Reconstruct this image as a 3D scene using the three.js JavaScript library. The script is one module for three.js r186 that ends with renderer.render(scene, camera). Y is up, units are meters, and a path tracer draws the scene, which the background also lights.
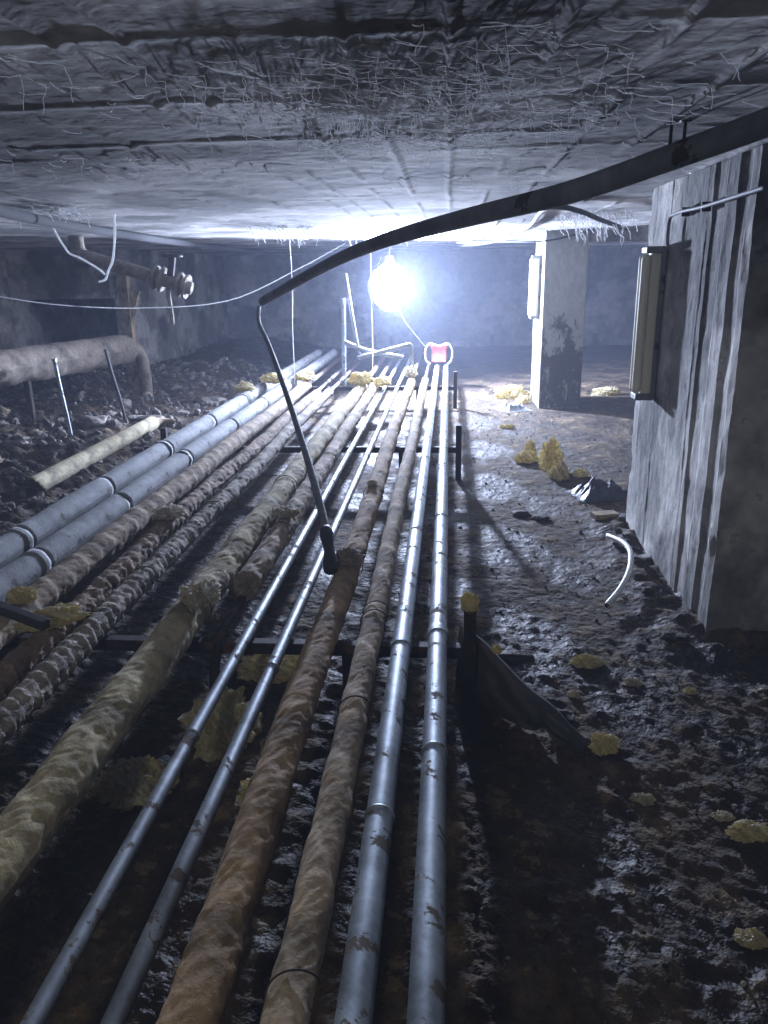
import * as THREE from 'three';
import { ImprovedNoise } from 'three/addons/math/ImprovedNoise.js';
import { mergeGeometries } from 'three/addons/utils/BufferGeometryUtils.js';
import { RoundedBoxGeometry } from 'three/addons/geometries/RoundedBoxGeometry.js';

// ------------------------------------------------------------------ camera, air, lamps, exposure
const scene = new THREE.Scene();
scene.background = new THREE.Color(0x000000);
const camera = new THREE.PerspectiveCamera(67.311, 768 / 1024, 0.05, 60);
camera.position.set(0, 1.55, 0);
camera.rotation.set(-0.301126, 0.085701, -Math.PI / 180, 'YXZ');
const renderer = new THREE.WebGLRenderer();
renderer.toneMapping = THREE.LinearToneMapping;
renderer.toneMappingExposure = 2.9;
renderer.shadowMap.enabled = true;
scene.fog = new THREE.FogExp2(new THREE.Color().setRGB(0.70, 0.78, 1.0), 0.0155);   // dusty air of the cellar, tinted blue to imitate the lens veil
const LAMP = new THREE.Vector3(-0.78, 1.373, -10.6);
const LAMP_COLOR = new THREE.Color().setRGB(0.62, 0.72, 1.0), LAMP_POWER = 118;
const BACK_LAMP = new THREE.Vector3(-0.75, 1.86, 0.75);
const BACK_COLOR = new THREE.Color().setRGB(1.0, 0.97, 0.88), BACK_POWER = 2.0;

// ------------------------------------------------------------------ helpers
const CEIL = 1.97;
function rng(s) { let a = s >>> 0; return () => { a = (a + 0x6d2b79f5) | 0; let t = Math.imul(a ^ (a >>> 15), 1 | a); t = (t + Math.imul(t ^ (t >>> 7), 61 | t)) ^ t; return ((t ^ (t >>> 14)) >>> 0) / 4294967296; }; }
const noiser = new ImprovedNoise();
const n3 = (x, y, z) => noiser.noise(x, y, z);
const fbm = (x, y, z, o = 4) => { let a = 0, w = 0.5, f = 1; for (let i = 0; i < o; i++) { a += w * n3(x * f + 7.3 * i, y * f + 3.1 * i, z * f); w *= 0.5; f *= 2.03; } return a; };
const clamp = (v, a = 0, b = 1) => Math.min(b, Math.max(a, v));
const smooth = (a, b, v) => { const t = clamp((v - a) / (b - a)); return t * t * (3 - 2 * t); };
const lerp = (a, b, t) => a + (b - a) * t;
const V = (x, y, z) => new THREE.Vector3(x, y, z);
const taken = new Map();
function numbered(name) { const k = taken.get(name) ?? 0; taken.set(name, k + 1); return k ? `${name}_${String(k).padStart(3, '0')}` : name; }
function mesh(name, geo, mat, parent) { const m = new THREE.Mesh(geo, mat); m.name = parent === scene ? numbered(name) : name; m.castShadow = m.receiveShadow = true; parent.add(m); return m; }
function tag(o, label, category, group, kind) { o.userData.label = label; o.userData.category = category; if (group) o.userData.group = group; if (kind) o.userData.kind = kind; return o; }
function thing(name, label, category, pos = [0, 0, 0], group) { const g = new THREE.Group(); g.name = numbered(name); g.position.set(...pos); scene.add(g); return tag(g, label, category, group); }
function solo(name, geo, mat, label, category, group, kind) { return tag(mesh(name, geo, mat, scene), label, category, group, kind); }
function struct(name, geo, mat, label, category) { return tag(mesh(name, geo, mat, scene), label, category, null, 'structure'); }
const tube = (pts, r, seg = 40, rad = 10) => new THREE.TubeGeometry(new THREE.CatmullRomCurve3(pts.map(p => V(...p))), seg, r, rad, false);
// a tube with closed ends and a radius that may change along its length
function hose(pts, rf, seg = 60, rad = 12) {
  const c = new THREE.CatmullRomCurve3(pts.map(p => V(...p))), fr = c.computeFrenetFrames(seg, false), P = [], U = [], I = [], L = c.getLength();
  for (let i = 0; i <= seg; i++) {
    const p = c.getPointAt(i / seg), r = typeof rf === 'function' ? rf(i / seg) : rf;
    for (let j = 0; j <= rad; j++) { const a = j / rad * Math.PI * 2, q = p.clone().addScaledVector(fr.normals[i], Math.cos(a) * r).addScaledVector(fr.binormals[i], Math.sin(a) * r); P.push(q.x, q.y, q.z); U.push(j / rad * 2 * Math.PI * r + i / seg * L * 0.41 + pts[0][0] * 3.3, i / seg * L + pts[0][0] * 7.7); }
  }
  for (let i = 0; i < seg; i++) for (let j = 0; j < rad; j++) { const a = i * (rad + 1) + j, b = a + rad + 1; I.push(a, a + 1, b, b, a + 1, b + 1); }
  for (const e of [0, seg]) { const p = c.getPointAt(e / seg), k = P.length / 3; P.push(p.x, p.y, p.z); U.push(0, 0); for (let j = 0; j < rad; j++) { const a = e * (rad + 1) + j; e ? I.push(a, a + 1, k) : I.push(a + 1, a, k); } }
  const g = new THREE.BufferGeometry(); g.setAttribute('position', new THREE.Float32BufferAttribute(P, 3)); g.setAttribute('uv', new THREE.Float32BufferAttribute(U, 2)); g.setIndex(I); g.computeVertexNormals(); return g;
}
// box with uv in metres, centred on (x, y, z)
function box(w, h, d, x = 0, y = 0, z = 0, bevel = 0) {
  const g = bevel ? new RoundedBoxGeometry(w, h, d, 2, bevel) : new THREE.BoxGeometry(w, h, d);
  const p = g.attributes.position, n = g.attributes.normal, u = g.attributes.uv;
  for (let i = 0; i < p.count; i++) { const a = [Math.abs(n.getX(i)), Math.abs(n.getY(i)), Math.abs(n.getZ(i))]; if (a[0] > a[1] && a[0] > a[2]) u.setXY(i, p.getZ(i) + z, p.getY(i) + y); else if (a[1] > a[2]) u.setXY(i, p.getX(i) + x, p.getZ(i) + z); else u.setXY(i, p.getX(i) + x, p.getY(i) + y); }
  g.translate(x, y, z); return g;
}
// grid surface f(u, v) -> [x, y, z, U, V] over given parameter lists
function sheet(us, vs, f, flip = false) {
  const P = [], U = [], I = [], nu = us.length, nv = vs.length;
  for (let j = 0; j < nv; j++) for (let i = 0; i < nu; i++) { const q = f(us[i], vs[j]); P.push(q[0], q[1], q[2]); U.push(q[3] ?? us[i], q[4] ?? vs[j]); }
  for (let j = 0; j < nv - 1; j++) for (let i = 0; i < nu - 1; i++) { const a = j * nu + i, b = a + 1, c = a + nu, d = c + 1; flip ? I.push(a, b, c, b, d, c) : I.push(a, c, b, b, c, d); }
  const g = new THREE.BufferGeometry(); g.setAttribute('position', new THREE.Float32BufferAttribute(P, 3)); g.setAttribute('uv', new THREE.Float32BufferAttribute(U, 2)); g.setIndex(I); g.computeVertexNormals(); return g;
}
const range = (a, b, n) => Array.from({ length: n + 1 }, (_, i) => a + (b - a) * i / n);
// ------------------------------------------------------------------ textures
function pnoise(W, cells, seed) {                                  // periodic value noise, W x W
  const r = rng(seed), L = Float32Array.from({ length: cells * cells }, () => r()), out = new Float32Array(W * W);
  const xi = new Int32Array(W), xf = new Float32Array(W);
  for (let i = 0; i < W; i++) { const t = i / W * cells; xi[i] = Math.floor(t); const f = t - xi[i]; xf[i] = f * f * (3 - 2 * f); }
  for (let y = 0; y < W; y++) { const y0 = (xi[y] % cells) * cells, y1 = ((xi[y] + 1) % cells) * cells, fy = xf[y]; for (let x = 0; x < W; x++) { const a = xi[x] % cells, b = (xi[x] + 1) % cells, fx = xf[x]; const p = L[y0 + a] + (L[y0 + b] - L[y0 + a]) * fx, q = L[y1 + a] + (L[y1 + b] - L[y1 + a]) * fx; out[y * W + x] = p + (q - p) * fy; } }
  return out;
}
function pf(W, base, oct, seed, gain = 0.55) { const out = new Float32Array(W * W); let w = 1, s = 0; for (let k = 0; k < oct; k++) { const c = base << k; if (c > W / 2) break; const n = pnoise(W, c, seed + k * 101); for (let i = 0; i < out.length; i++) out[i] += n[i] * w; s += w; w *= gain; } for (let i = 0; i < out.length; i++) out[i] /= s; return out; }
function colorTex(W, tile, f) { const d = new Uint8Array(W * W * 4); for (let i = 0; i < W * W; i++) { const c = f(i, i % W, (i / W) | 0); d[i * 4] = clamp(c[0]) * 255; d[i * 4 + 1] = clamp(c[1]) * 255; d[i * 4 + 2] = clamp(c[2]) * 255; d[i * 4 + 3] = 255; } return finish(new THREE.DataTexture(d, W, W), tile, true); }
function grayTex(W, tile, f) { const d = new Uint8Array(W * W * 4); for (let i = 0; i < W * W; i++) { const c = clamp(f(i, i % W, (i / W) | 0)) * 255; d[i * 4] = d[i * 4 + 1] = d[i * 4 + 2] = c; d[i * 4 + 3] = 255; } return finish(new THREE.DataTexture(d, W, W), tile, false); }
function finish(t, tile, srgb) { t.wrapS = t.wrapT = THREE.RepeatWrapping; t.magFilter = THREE.LinearFilter; t.minFilter = THREE.LinearMipmapLinearFilter; t.generateMipmaps = true; t.repeat.set(1 / tile, 1 / tile); if (srgb) t.colorSpace = THREE.SRGBColorSpace; t.needsUpdate = true; return t; }
const mix3 = (a, b, t) => [lerp(a[0], b[0], t), lerp(a[1], b[1], t), lerp(a[2], b[2], t)];
const N1 = pf(512, 4, 7, 11), N2 = pf(512, 8, 6, 29), N3 = pf(512, 32, 4, 53, 0.7), N4 = pf(512, 3, 5, 71);
const B1 = pf(1024, 4, 8, 5, 0.6), B2 = pf(1024, 24, 5, 17, 0.65), B3 = pf(1024, 3, 6, 37);
const concreteColor = colorTex(1024, 2.2, i => { const s = smooth(0.42, 0.62, B1[i]), k = smooth(0.56, 0.66, B3[i]), p = B2[i] > 0.7 ? -0.12 : 0; const v = 0.52 + 0.24 * s - 0.17 * k + (B2[i] - 0.5) * 0.28 + p; return [v * 1.0, v * 0.985, v * 0.96]; });
const concreteBump = grayTex(1024, 2.2, i => 0.5 + (B1[i] - 0.5) * 0.7 + (B2[i] - 0.5) * 0.6);
const soilColor = colorTex(1024, 1.3, i => { const s = smooth(0.4, 0.62, B1[i]), g = B2[i]; let c = mix3([0.34, 0.285, 0.215], [0.54, 0.46, 0.345], s); const v = 0.72 + (g - 0.5) * 0.9; c = c.map(x => x * v); if (g > 0.68) c = mix3(c, [0.64, 0.57, 0.44], 0.5); return c; });
const soilBump = grayTex(1024, 1.3, i => 0.5 + (B2[i] - 0.5) * 1.0 + (B1[i] - 0.5) * 0.5);
const soilRough = grayTex(1024, 1.3, i => 0.64 + 0.32 * smooth(0.38, 0.58, B1[i]));
const clothColor = colorTex(512, 0.7, (i, x, y) => { const s = N1[i], k = smooth(0.55, 0.68, N4[i]); let v = 0.62 + (s - 0.5) * 0.5 + (N3[i] - 0.5) * 0.3 - k * 0.16; return [v, v * 0.97, v * 0.92]; });
const clothBump = grayTex(512, 0.35, i => 0.5 + (N2[i] - 0.5) * 0.9 + (N3[i] - 0.5) * 0.45);
const DIRT = i => smooth(0.555, 0.60, N2[i] * 0.45 + N4[i] * 0.25 + N3[i] * 0.3);
const zincColor = colorTex(512, 0.45, i => { let v = 0.68 + (N1[i] - 0.5) * 0.35 + (N3[i] - 0.5) * 0.16; let c = [v * 0.95, v, v * 1.04]; const d = DIRT(i); c = mix3(c, [0.34, 0.29, 0.25], d * 0.85); return c; });
const zincRough = grayTex(512, 0.45, i => 0.44 + 0.25 * (N1[i] - 0.3) + 0.4 * DIRT(i));
const zincMetal = grayTex(512, 0.45, i => 0.75 - 0.7 * DIRT(i));
const feltColor = colorTex(512, 0.9, i => { let v = 0.56 + (N1[i] - 0.5) * 0.3 + (N3[i] - 0.5) * 0.14; let c = [v * 0.98, v, v * 1.02]; const d = smooth(0.585, 0.62, N2[i] * 0.4 + N4[i] * 0.35 + N3[i] * 0.25); return mix3(c, [0.22, 0.2, 0.18], d * 0.75); });
const woolColor = colorTex(512, 0.25, i => { const t = N2[i], k = smooth(0.55, 0.7, N4[i]); let c = mix3([0.90, 0.83, 0.60], [1.0, 0.97, 0.80], smooth(0.35, 0.65, t)); return mix3(c, [0.72, 0.62, 0.42], k * 0.5).map(x => x * (0.8 + (N3[i] - 0.3) * 0.5)); });
const woolBump = grayTex(512, 0.12, i => N3[i] * 0.6 + N2[i] * 0.4);
const rustColor = colorTex(512, 0.5, i => mix3([0.17, 0.15, 0.145], [0.34, 0.25, 0.19], smooth(0.48, 0.62, N2[i])).map(x => x * (0.8 + N3[i] * 0.4)));
const M = (o) => new THREE.MeshStandardMaterial({ side: THREE.DoubleSide, ...o });
const rgb = (r, g, b) => new THREE.Color().setRGB(r, g, b);
const matCeil = M({ map: concreteColor, bumpMap: concreteBump, bumpScale: 0.006, roughness: 0.95, color: rgb(1.2, 1.21, 1.25) });
const matWall = M({ map: concreteColor, bumpMap: concreteBump, bumpScale: 0.008, roughness: 0.95, color: rgb(0.9, 0.9, 0.9) });
const matCol = M({ map: concreteColor, bumpMap: concreteBump, bumpScale: 0.010, roughness: 0.93, color: rgb(1.15, 1.14, 1.12) });
const matSoil = new THREE.MeshPhysicalMaterial({ side: THREE.DoubleSide, specularIntensity: 0.6, map: soilColor, bumpMap: soilBump, bumpScale: 0.02, roughnessMap: soilRough, roughness: 1, color: rgb(0.58, 0.56, 0.54) });
const cloth = (r, g, b, bump = 0.003, rough = 0.9) => M({ map: clothColor, bumpMap: clothBump, bumpScale: bump, roughness: rough, color: rgb(r, g, b) });
const matOlive = cloth(1.1, 1.0, 0.68), matOchre = cloth(0.85, 0.62, 0.38), matTan = cloth(1.0, 0.83, 0.62), matBrown = cloth(0.84, 0.69, 0.53), matGrey = cloth(0.78, 0.73, 0.66, 0.008), matDarkWrap = cloth(0.66, 0.5, 0.37, 0.008);
const matZinc = M({ map: zincColor, roughnessMap: zincRough, metalnessMap: zincMetal, metalness: 1, roughness: 1, bumpMap: clothBump, bumpScale: 0.0006 });
const matFelt = M({ map: feltColor, bumpMap: clothBump, bumpScale: 0.003, roughness: 0.85 });
const P = (o) => new THREE.MeshPhysicalMaterial({ side: THREE.DoubleSide, ...o });
const matWool = P({ map: woolColor, bumpMap: woolBump, bumpScale: 0.008, roughness: 1, transmission: 0.62, thickness: 0 });
const matPaleWool = P({ map: woolColor, bumpMap: woolBump, bumpScale: 0.008, roughness: 1, color: rgb(0.95, 1.0, 1.35), transmission: 0.5, thickness: 0 });
const matSteel = M({ map: rustColor, bumpMap: clothBump, bumpScale: 0.001, roughness: 0.75, metalness: 0.3 });
const matBlack = M({ color: rgb(0.035, 0.036, 0.04), roughness: 0.6 });
const matDuct = M({ map: feltColor, color: rgb(0.75, 0.75, 0.8), roughness: 0.7, bumpMap: clothBump, bumpScale: 0.002 });
const matWhite = M({ color: rgb(0.78, 0.78, 0.76), roughness: 0.6, map: feltColor });
const matCream = M({ color: rgb(0.95, 0.9, 0.7), roughness: 0.6 });
const matRed = M({ color: rgb(0.62, 0.06, 0.05), roughness: 0.5 });
const matWeb = P({ color: rgb(0.92, 0.92, 0.92), roughness: 1, transmission: 0.55, thickness: 0 });
const matWood = M({ map: clothColor, color: rgb(0.75, 0.6, 0.42), roughness: 0.9 });
const matStone = M({ map: concreteColor, bumpMap: concreteBump, bumpScale: 0.01, color: rgb(0.5, 0.46, 0.43), roughness: 0.95 });

// ------------------------------------------------------------------ the room
function steps(a, b, near, k) { const out = [a]; let z = a; while (z > b) { z -= near * Math.max(1, Math.abs(Math.min(0, z)) * k); out.push(Math.max(z, b)); } return out; }
const stepsX = (parts) => { const o = []; for (const [a, b, d] of parts) { const n = Math.round((b - a) / d); for (let i = 0; i < n; i++) o.push(a + (b - a) * i / n); } o.push(parts[parts.length - 1][1]); return o; };
const mound = (x, z) => 0.28 * smooth(-2.5, -4.2, x) * (0.7 + 0.6 * n3(x * 0.9, 3.3, z * 0.7)) * smooth(-3, -5, z);
function ground(x, z) {
  const churn = lerp(1, 0.4, smooth(-2.4, -4.6, z + 0.6 * n3(x, 2, z))), clods = Math.max(0, fbm(x * 9, 1.7, z * 9, 4)) * 0.03 * churn, fine = (fbm(x * 30, 5.2, z * 30, 3) * 0.010 + Math.abs(n3(x * 55, 3.3, z * 55)) * 0.009 + Math.max(0, n3(x * 24, 13.3, z * 24)) * 0.012) * churn;
  const col = smooth(0.34, 0.02, Math.hypot(Math.max(0, 1.125 - x), Math.max(0, -4.74 - z, z + 3.14))) * 0.05 * (0.5 + 1.4 * Math.max(0, fbm(x * 7, 9, z * 7, 3) + 0.3));
  return fbm(x * 0.8, 0.4, z * 0.8, 2) * 0.035 + clods + fine + col + mound(x, z) + (x < -2.4 ? Math.abs(fbm(x * 5, 2, z * 5, 4)) * 0.16 * smooth(-2.4, -3, x) : 0) - 0.012;
}
struct('floor', sheet(stepsX([[-7, -2.4, 0.05], [-2.4, 0, 0.025], [0, 1.3, 0.011], [1.3, 2.4, 0.02], [2.4, 4.5, 0.07]]), steps(2.2, -17.4, 0.011, 0.55), (x, z) => [x, ground(x, z), z, x, z], true), matSoil, 'trampled earth floor of the cellar littered with clods', 'floor');
struct('floor_base', box(12, 0.2, 20, -1.25, -0.4, -7.6), matSoil, 'packed earth below the floor', 'floor');
// cast ceiling: prints of the boards it was poured on
const boardX = [-6, -4.6, -3.3, -2.2, -1.75, -1.4, -1.05, -0.73, -0.6, -0.4, -0.2, 0.0, 0.205, 0.42, 0.63, 0.86, 1.1, 1.35, 1.7, 2.2, 3, 4.2], crossZ = [0.9, -0.4, -1.06, -1.58, -2.11, -2.70, -3.02, -4.7, -6.2, -7.4, -8.8, -10.2, -11.6];
const boardR = rng(8), boardDrop = Array.from({ length: 40 }, () => { const d = (boardR() - 0.5) * 0.004; return Array.from({ length: 40 }, () => d + (boardR() - 0.5) * 0.0014); });
function soffit(x, z) {
  const wob = n3(x * 1.1, 0, z * 0.8) * 0.012; let i = 0, j = 0;
  while (i < boardX.length && x + wob > boardX[i]) i++;
  const zz = z + n3(x * 1.3, 4, z) * 0.03; while (j < crossZ.length && zz < crossZ[j]) j++;
  const d = Math.min(...boardX.map(b => Math.abs(x + wob - b))), e = Math.min(...crossZ.map(b => Math.abs(zz - b)));
  const broken = smooth(-0.25, 0.1, n3(x * 2.1, 8, z * 1.4));
  const fin = Math.exp(-((d / 0.012) ** 2)) * 0.011 * broken, seam = Math.exp(-((e / 0.02) ** 2)) * 0.005 * smooth(-0.3, 0.15, n3(x * 1.7, 18, z * 1.4));
  return CEIL + boardDrop[i][j] - fin - seam + fbm(x * 3, 2.2, z * 3, 4) * 0.005 + fbm(x * 14, 6.2, z * 30, 2) * 0.002;
}
struct('ceiling', sheet(stepsX([[-7, -2.4, 0.06], [-2.4, -1.2, 0.02], [-1.2, 1.2, 0.0105], [1.2, 4.5, 0.05]]), steps(2.2, -17.4, 0.014, 0.7), (x, z) => [x, soffit(x, z), z, x, z]), matCeil, 'low grey concrete ceiling with board marks and fins', 'ceiling');
struct('ceiling_slab', box(12, 0.2, 20, -1.25, CEIL + 0.16, -7.6), matCeil, 'concrete slab above the cellar', 'ceiling');
struct('wall_back', box(12, 2.7, 0.2, -1.25, 0.9, -17.3), matWall, 'dim concrete wall at the far end', 'wall');
struct('wall_front', box(12, 2.7, 0.2, -1.25, 0.9, 2.1), matWall, 'concrete wall behind the viewer', 'wall');
struct('wall_right', box(0.2, 2.7, 20, 4.4, 0.9, -7.6), matWall, 'dark concrete wall far right', 'wall');
struct('wall_left', box(0.2, 2.7, 20, -6.8, 0.9, -7.6), matWall, 'dark concrete wall far left', 'wall');
struct('wall_light_block', box(0.25, 2.3, 5.4, -5.0, 0.9, -14.6), matWall, 'added concrete wall keeping lamplight out beyond the lintel', 'wall');  // added wall that shades the space behind the left opening
struct('trim_1', box(1.7, 0.78, 0.12, -5.95, 1.64, -11.8, 0.01), matCol, 'pale concrete lintel over a dark opening at left', 'lintel');
struct('trim_2', box(2.9, 0.2, 0.3, 3.0, CEIL - 0.03, -9.3, 0.01), matCol, 'shallow concrete beam right of the far pillar', 'beam');

// near pillar with board-marked flank and chipped corner
{
  const X0 = 1.125, Z0 = -3.14, Z1 = -4.74, r = rng(41);
  const cuts = [-3.1, -3.22, -3.33, -3.47, -3.63, -3.70, -4.0, -4.28, -4.6], off = [0.002, -0.009, 0.004, -0.007, 0.001, 0.003, 0.0, 0.002, 0.0];
  const face = (z, y) => { const w = z + n3(3, y * 1.6, z * 2) * 0.018; let d = 0, i = 0; while (i < cuts.length - 1 && w < cuts[i + 1]) i++; d = off[i]; for (const c of cuts) d += 0.003 * Math.exp(-(((w - c) / 0.007) ** 2)) * (n3(c * 9, y * 1.2, 1) > -0.1 ? 1 : 0.2); return d + fbm(z * 9, y * 5, 2, 4) * 0.008; };
  const zs = range(Z0, Z1, 200), ys = range(-0.1, 2.0, 90);
  const chip = (y, k) => Math.max(0, fbm(y * 6, k, 2.2, 4)) * 0.09 + Math.max(0, fbm(y * 23, k, 7.2, 2)) * 0.03;
  const g1 = sheet(zs, ys, (z, y) => { const e0 = smooth(0.07, 0, Z0 - z), e1 = smooth(0.05, 0, z - Z1); return [X0 - face(z, y) + chip(y, 1) * e0 * 0.5 + chip(y, 4) * e1 * 0.4, y, z - chip(y, 1) * e0 * 0.8 + chip(y, 4) * e1 * 0.5, z, y]; }, true);
  const g2 = sheet(range(X0, 2.3, 100), ys, (x, y) => { const e = smooth(0.07, 0, x - X0); const z = Z0; return [x + (chip(y, 1) * 0.5 - face(Z0, y)) * e, y, z - chip(y, 1) * e * 0.8 + fbm(x * 6, y * 4, 5, 3) * 0.010 * (1 - e), x, y]; }, false);
  const g3 = sheet(range(X0, 2.3, 60), ys, (x, y) => { const e = smooth(0.05, 0, x - X0); return [x + (chip(y, 4) * 0.4 - face(Z1, y)) * e, y, Z1 + chip(y, 4) * 0.5 * e, x, y]; }, true);
  const g4 = sheet(range(Z0, Z1, 10), ys, (z, y) => [2.3, y, z, z, y], false);
  struct('pillar', mergeGeometries([g1, g2, g3, g4]), matCol, 'broad rough concrete pillar with vertical board marks and strip lamp', 'pillar');
}
// far pillar: pale paint above, dirt-blotched below
{
  const stain = colorTex(512, 1, (i, x, y) => { const h = y / 512, k = smooth(-0.03, 0.09, N2[i] * 0.4 + N1[i] * 0.2 + N3[i] * 0.4 - 0.5 + clamp(0.44 - h, -0.3, 0.16) * 0.9); return mix3([0.74, 0.735, 0.71], [0.30, 0.285, 0.27], k * 0.8).map(v => v * (0.86 + N3[i] * 0.25)); });
  stain.repeat.set(1, 1 / 2);
  const m = M({ map: stain, bumpMap: concreteBump, bumpScale: 0.006, roughness: 0.9 });
  struct('pillar_001', box(0.48, 2.1, 0.95, 1.305, 1.0, -9.625, 0.012), m, 'slim pale far pillar with a dirt-stained lower half', 'pillar');
}

// ------------------------------------------------------------------ lamps
{
  const g = thing('hanging_lamp', 'dazzling white lamp hanging above the far pipes, its globe enlarged to imitate glare', 'lamp', [LAMP.x, LAMP.y, LAMP.z]);
  const glow = new THREE.MeshStandardMaterial({ color: 0xffffff, emissive: rgb(0.86, 0.93, 1), emissiveIntensity: 6 });
  mesh('lamp_glare_globe', new THREE.SphereGeometry(0.243, 40, 24), glow, g).castShadow = false;  // oversized glowing globe imitates the white glare round the lamp
  // spun metal reflector behind the globe, its mouth turned towards the path and the pillars
  const dish = new THREE.LatheGeometry([[0.0, -0.285], [0.1, -0.268], [0.2, -0.205], [0.262, -0.11], [0.29, 0.0], [0.31, 0.012], [0.31, 0.0], [0.302, -0.004], [0.274, -0.115], [0.21, -0.217], [0.105, -0.282], [0.0, -0.30]].map(p => new THREE.Vector2(...p)), 48);
  const dishMesh = mesh('lamp_reflector', dish, M({ color: rgb(0.5, 0.5, 0.5), roughness: 0.5, metalness: 0.4 }), g);
  dishMesh.quaternion.setFromUnitVectors(V(0, 1, 0), V(0.66, 0, 0.75).normalize());
  mesh('lamp_bracket', hose([[-0.19, 0.0, -0.215], [-0.2, 0.2, -0.22], [-0.12, 0.36, -0.12], [0, 0.38, 0]], 0.014, 24, 8), matSteel, g);
  mesh('lamp_holder', new THREE.CylinderGeometry(0.05, 0.075, 0.1, 20).translate(0, 0.34, 0), matWhite, g);
  mesh('lamp_cord', hose([[0, 0.38, 0], [0.005, 0.48, 0], [0, 0.6, 0]], 0.008, 10, 6), matBlack, g);
  mesh('lamp_cable', hose([[0.1, -0.22, 0.06], [0.18, -0.42, 0.05], [0.33, -0.62, 0.0], [0.48, -0.82, -0.15]], 0.008, 30, 6), matWhite, g);
  const l = new THREE.PointLight(LAMP_COLOR, LAMP_POWER, 0, 2); l.position.copy(LAMP); l.castShadow = true; l.shadow.radius = 4; l.shadow.mapSize.set(2048, 2048); scene.add(l);
}
{
  const g = thing('bulkhead_lamp', 'dim bulkhead lamp on the ceiling behind the viewer', 'lamp', [BACK_LAMP.x, BACK_LAMP.y, BACK_LAMP.z]);
  mesh('lamp_base', box(0.36, 0.05, 0.26, 0, 0.05, 0, 0.01), matWhite, g);
  mesh('lamp_diffuser', box(0.3, 0.05, 0.2, 0, 0, 0, 0.02), new THREE.MeshStandardMaterial({ color: 0xffffff, emissive: BACK_COLOR, emissiveIntensity: 1.2 }), g);
  const l = new THREE.SpotLight(BACK_COLOR, BACK_POWER, 0, 1.25, 0.6, 2); l.position.set(BACK_LAMP.x, BACK_LAMP.y - 0.035, BACK_LAMP.z); l.target.position.set(BACK_LAMP.x + 0.1, 0, BACK_LAMP.z - 1.2); l.castShadow = true; l.shadow.radius = 6; scene.add(l); scene.add(l.target);
}
function stripLamp(label, pos, hgt, dep, wid) {                     // mounted on a face that looks towards -x
  const g = thing('strip_lamp', label, 'strip lamp', pos, 'unlit strip lamps on the pillars');
  mesh('back_plate', box(0.02, hgt, wid, -0.01, 0, 0, 0.004), matWhite, g);
  mesh('housing', box(dep * 0.45, hgt * 0.985, wid * 0.62, -0.02 - dep * 0.22, 0, 0, 0.008), matCream, g);
  for (const s of [-1, 1]) mesh('diffuser_tube', new THREE.CapsuleGeometry(wid * 0.2, hgt * 0.86, 6, 14).translate(-dep + wid * 0.16, 0, s * wid * 0.24), matCream, g);
  for (const s of [-1, 1]) mesh('end_cap', box(dep * 0.85, 0.035, wid, -dep * 0.48, s * (hgt / 2 - 0.01), 0, 0.008), matWhite, g);
  return g;
}
stripLamp('cream unlit strip lamp fixed upright on the near pillar', [1.118, 1.262, -4.33], 0.78, 0.115, 0.12);
stripLamp('small bright white strip lamp on the far pillar', [1.065, 1.36, -9.5], 0.70, 0.12, 0.17);
{
  const g = thing('conduit', 'thin pale conduit clipped round the near pillar above the strip lamp', 'conduit');
  mesh('conduit_tube', hose([[1.085, 1.66, -4.16], [1.085, 1.74, -4.17], [1.085, 1.785, -4.15], [1.085, 1.80, -4.05], [1.085, 1.80, -3.65], [1.08, 1.805, -3.25], [1.08, 1.81, -2.95]], 0.008, 60, 8), matWhite, g);
  mesh('clamp', box(0.04, 0.04, 0.02, 1.1, 1.80, -3.65, 0.003), matSteel, g); mesh('clamp', box(0.04, 0.04, 0.02, 1.1, 1.80, -3.95, 0.003), matSteel, g);
}

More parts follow.
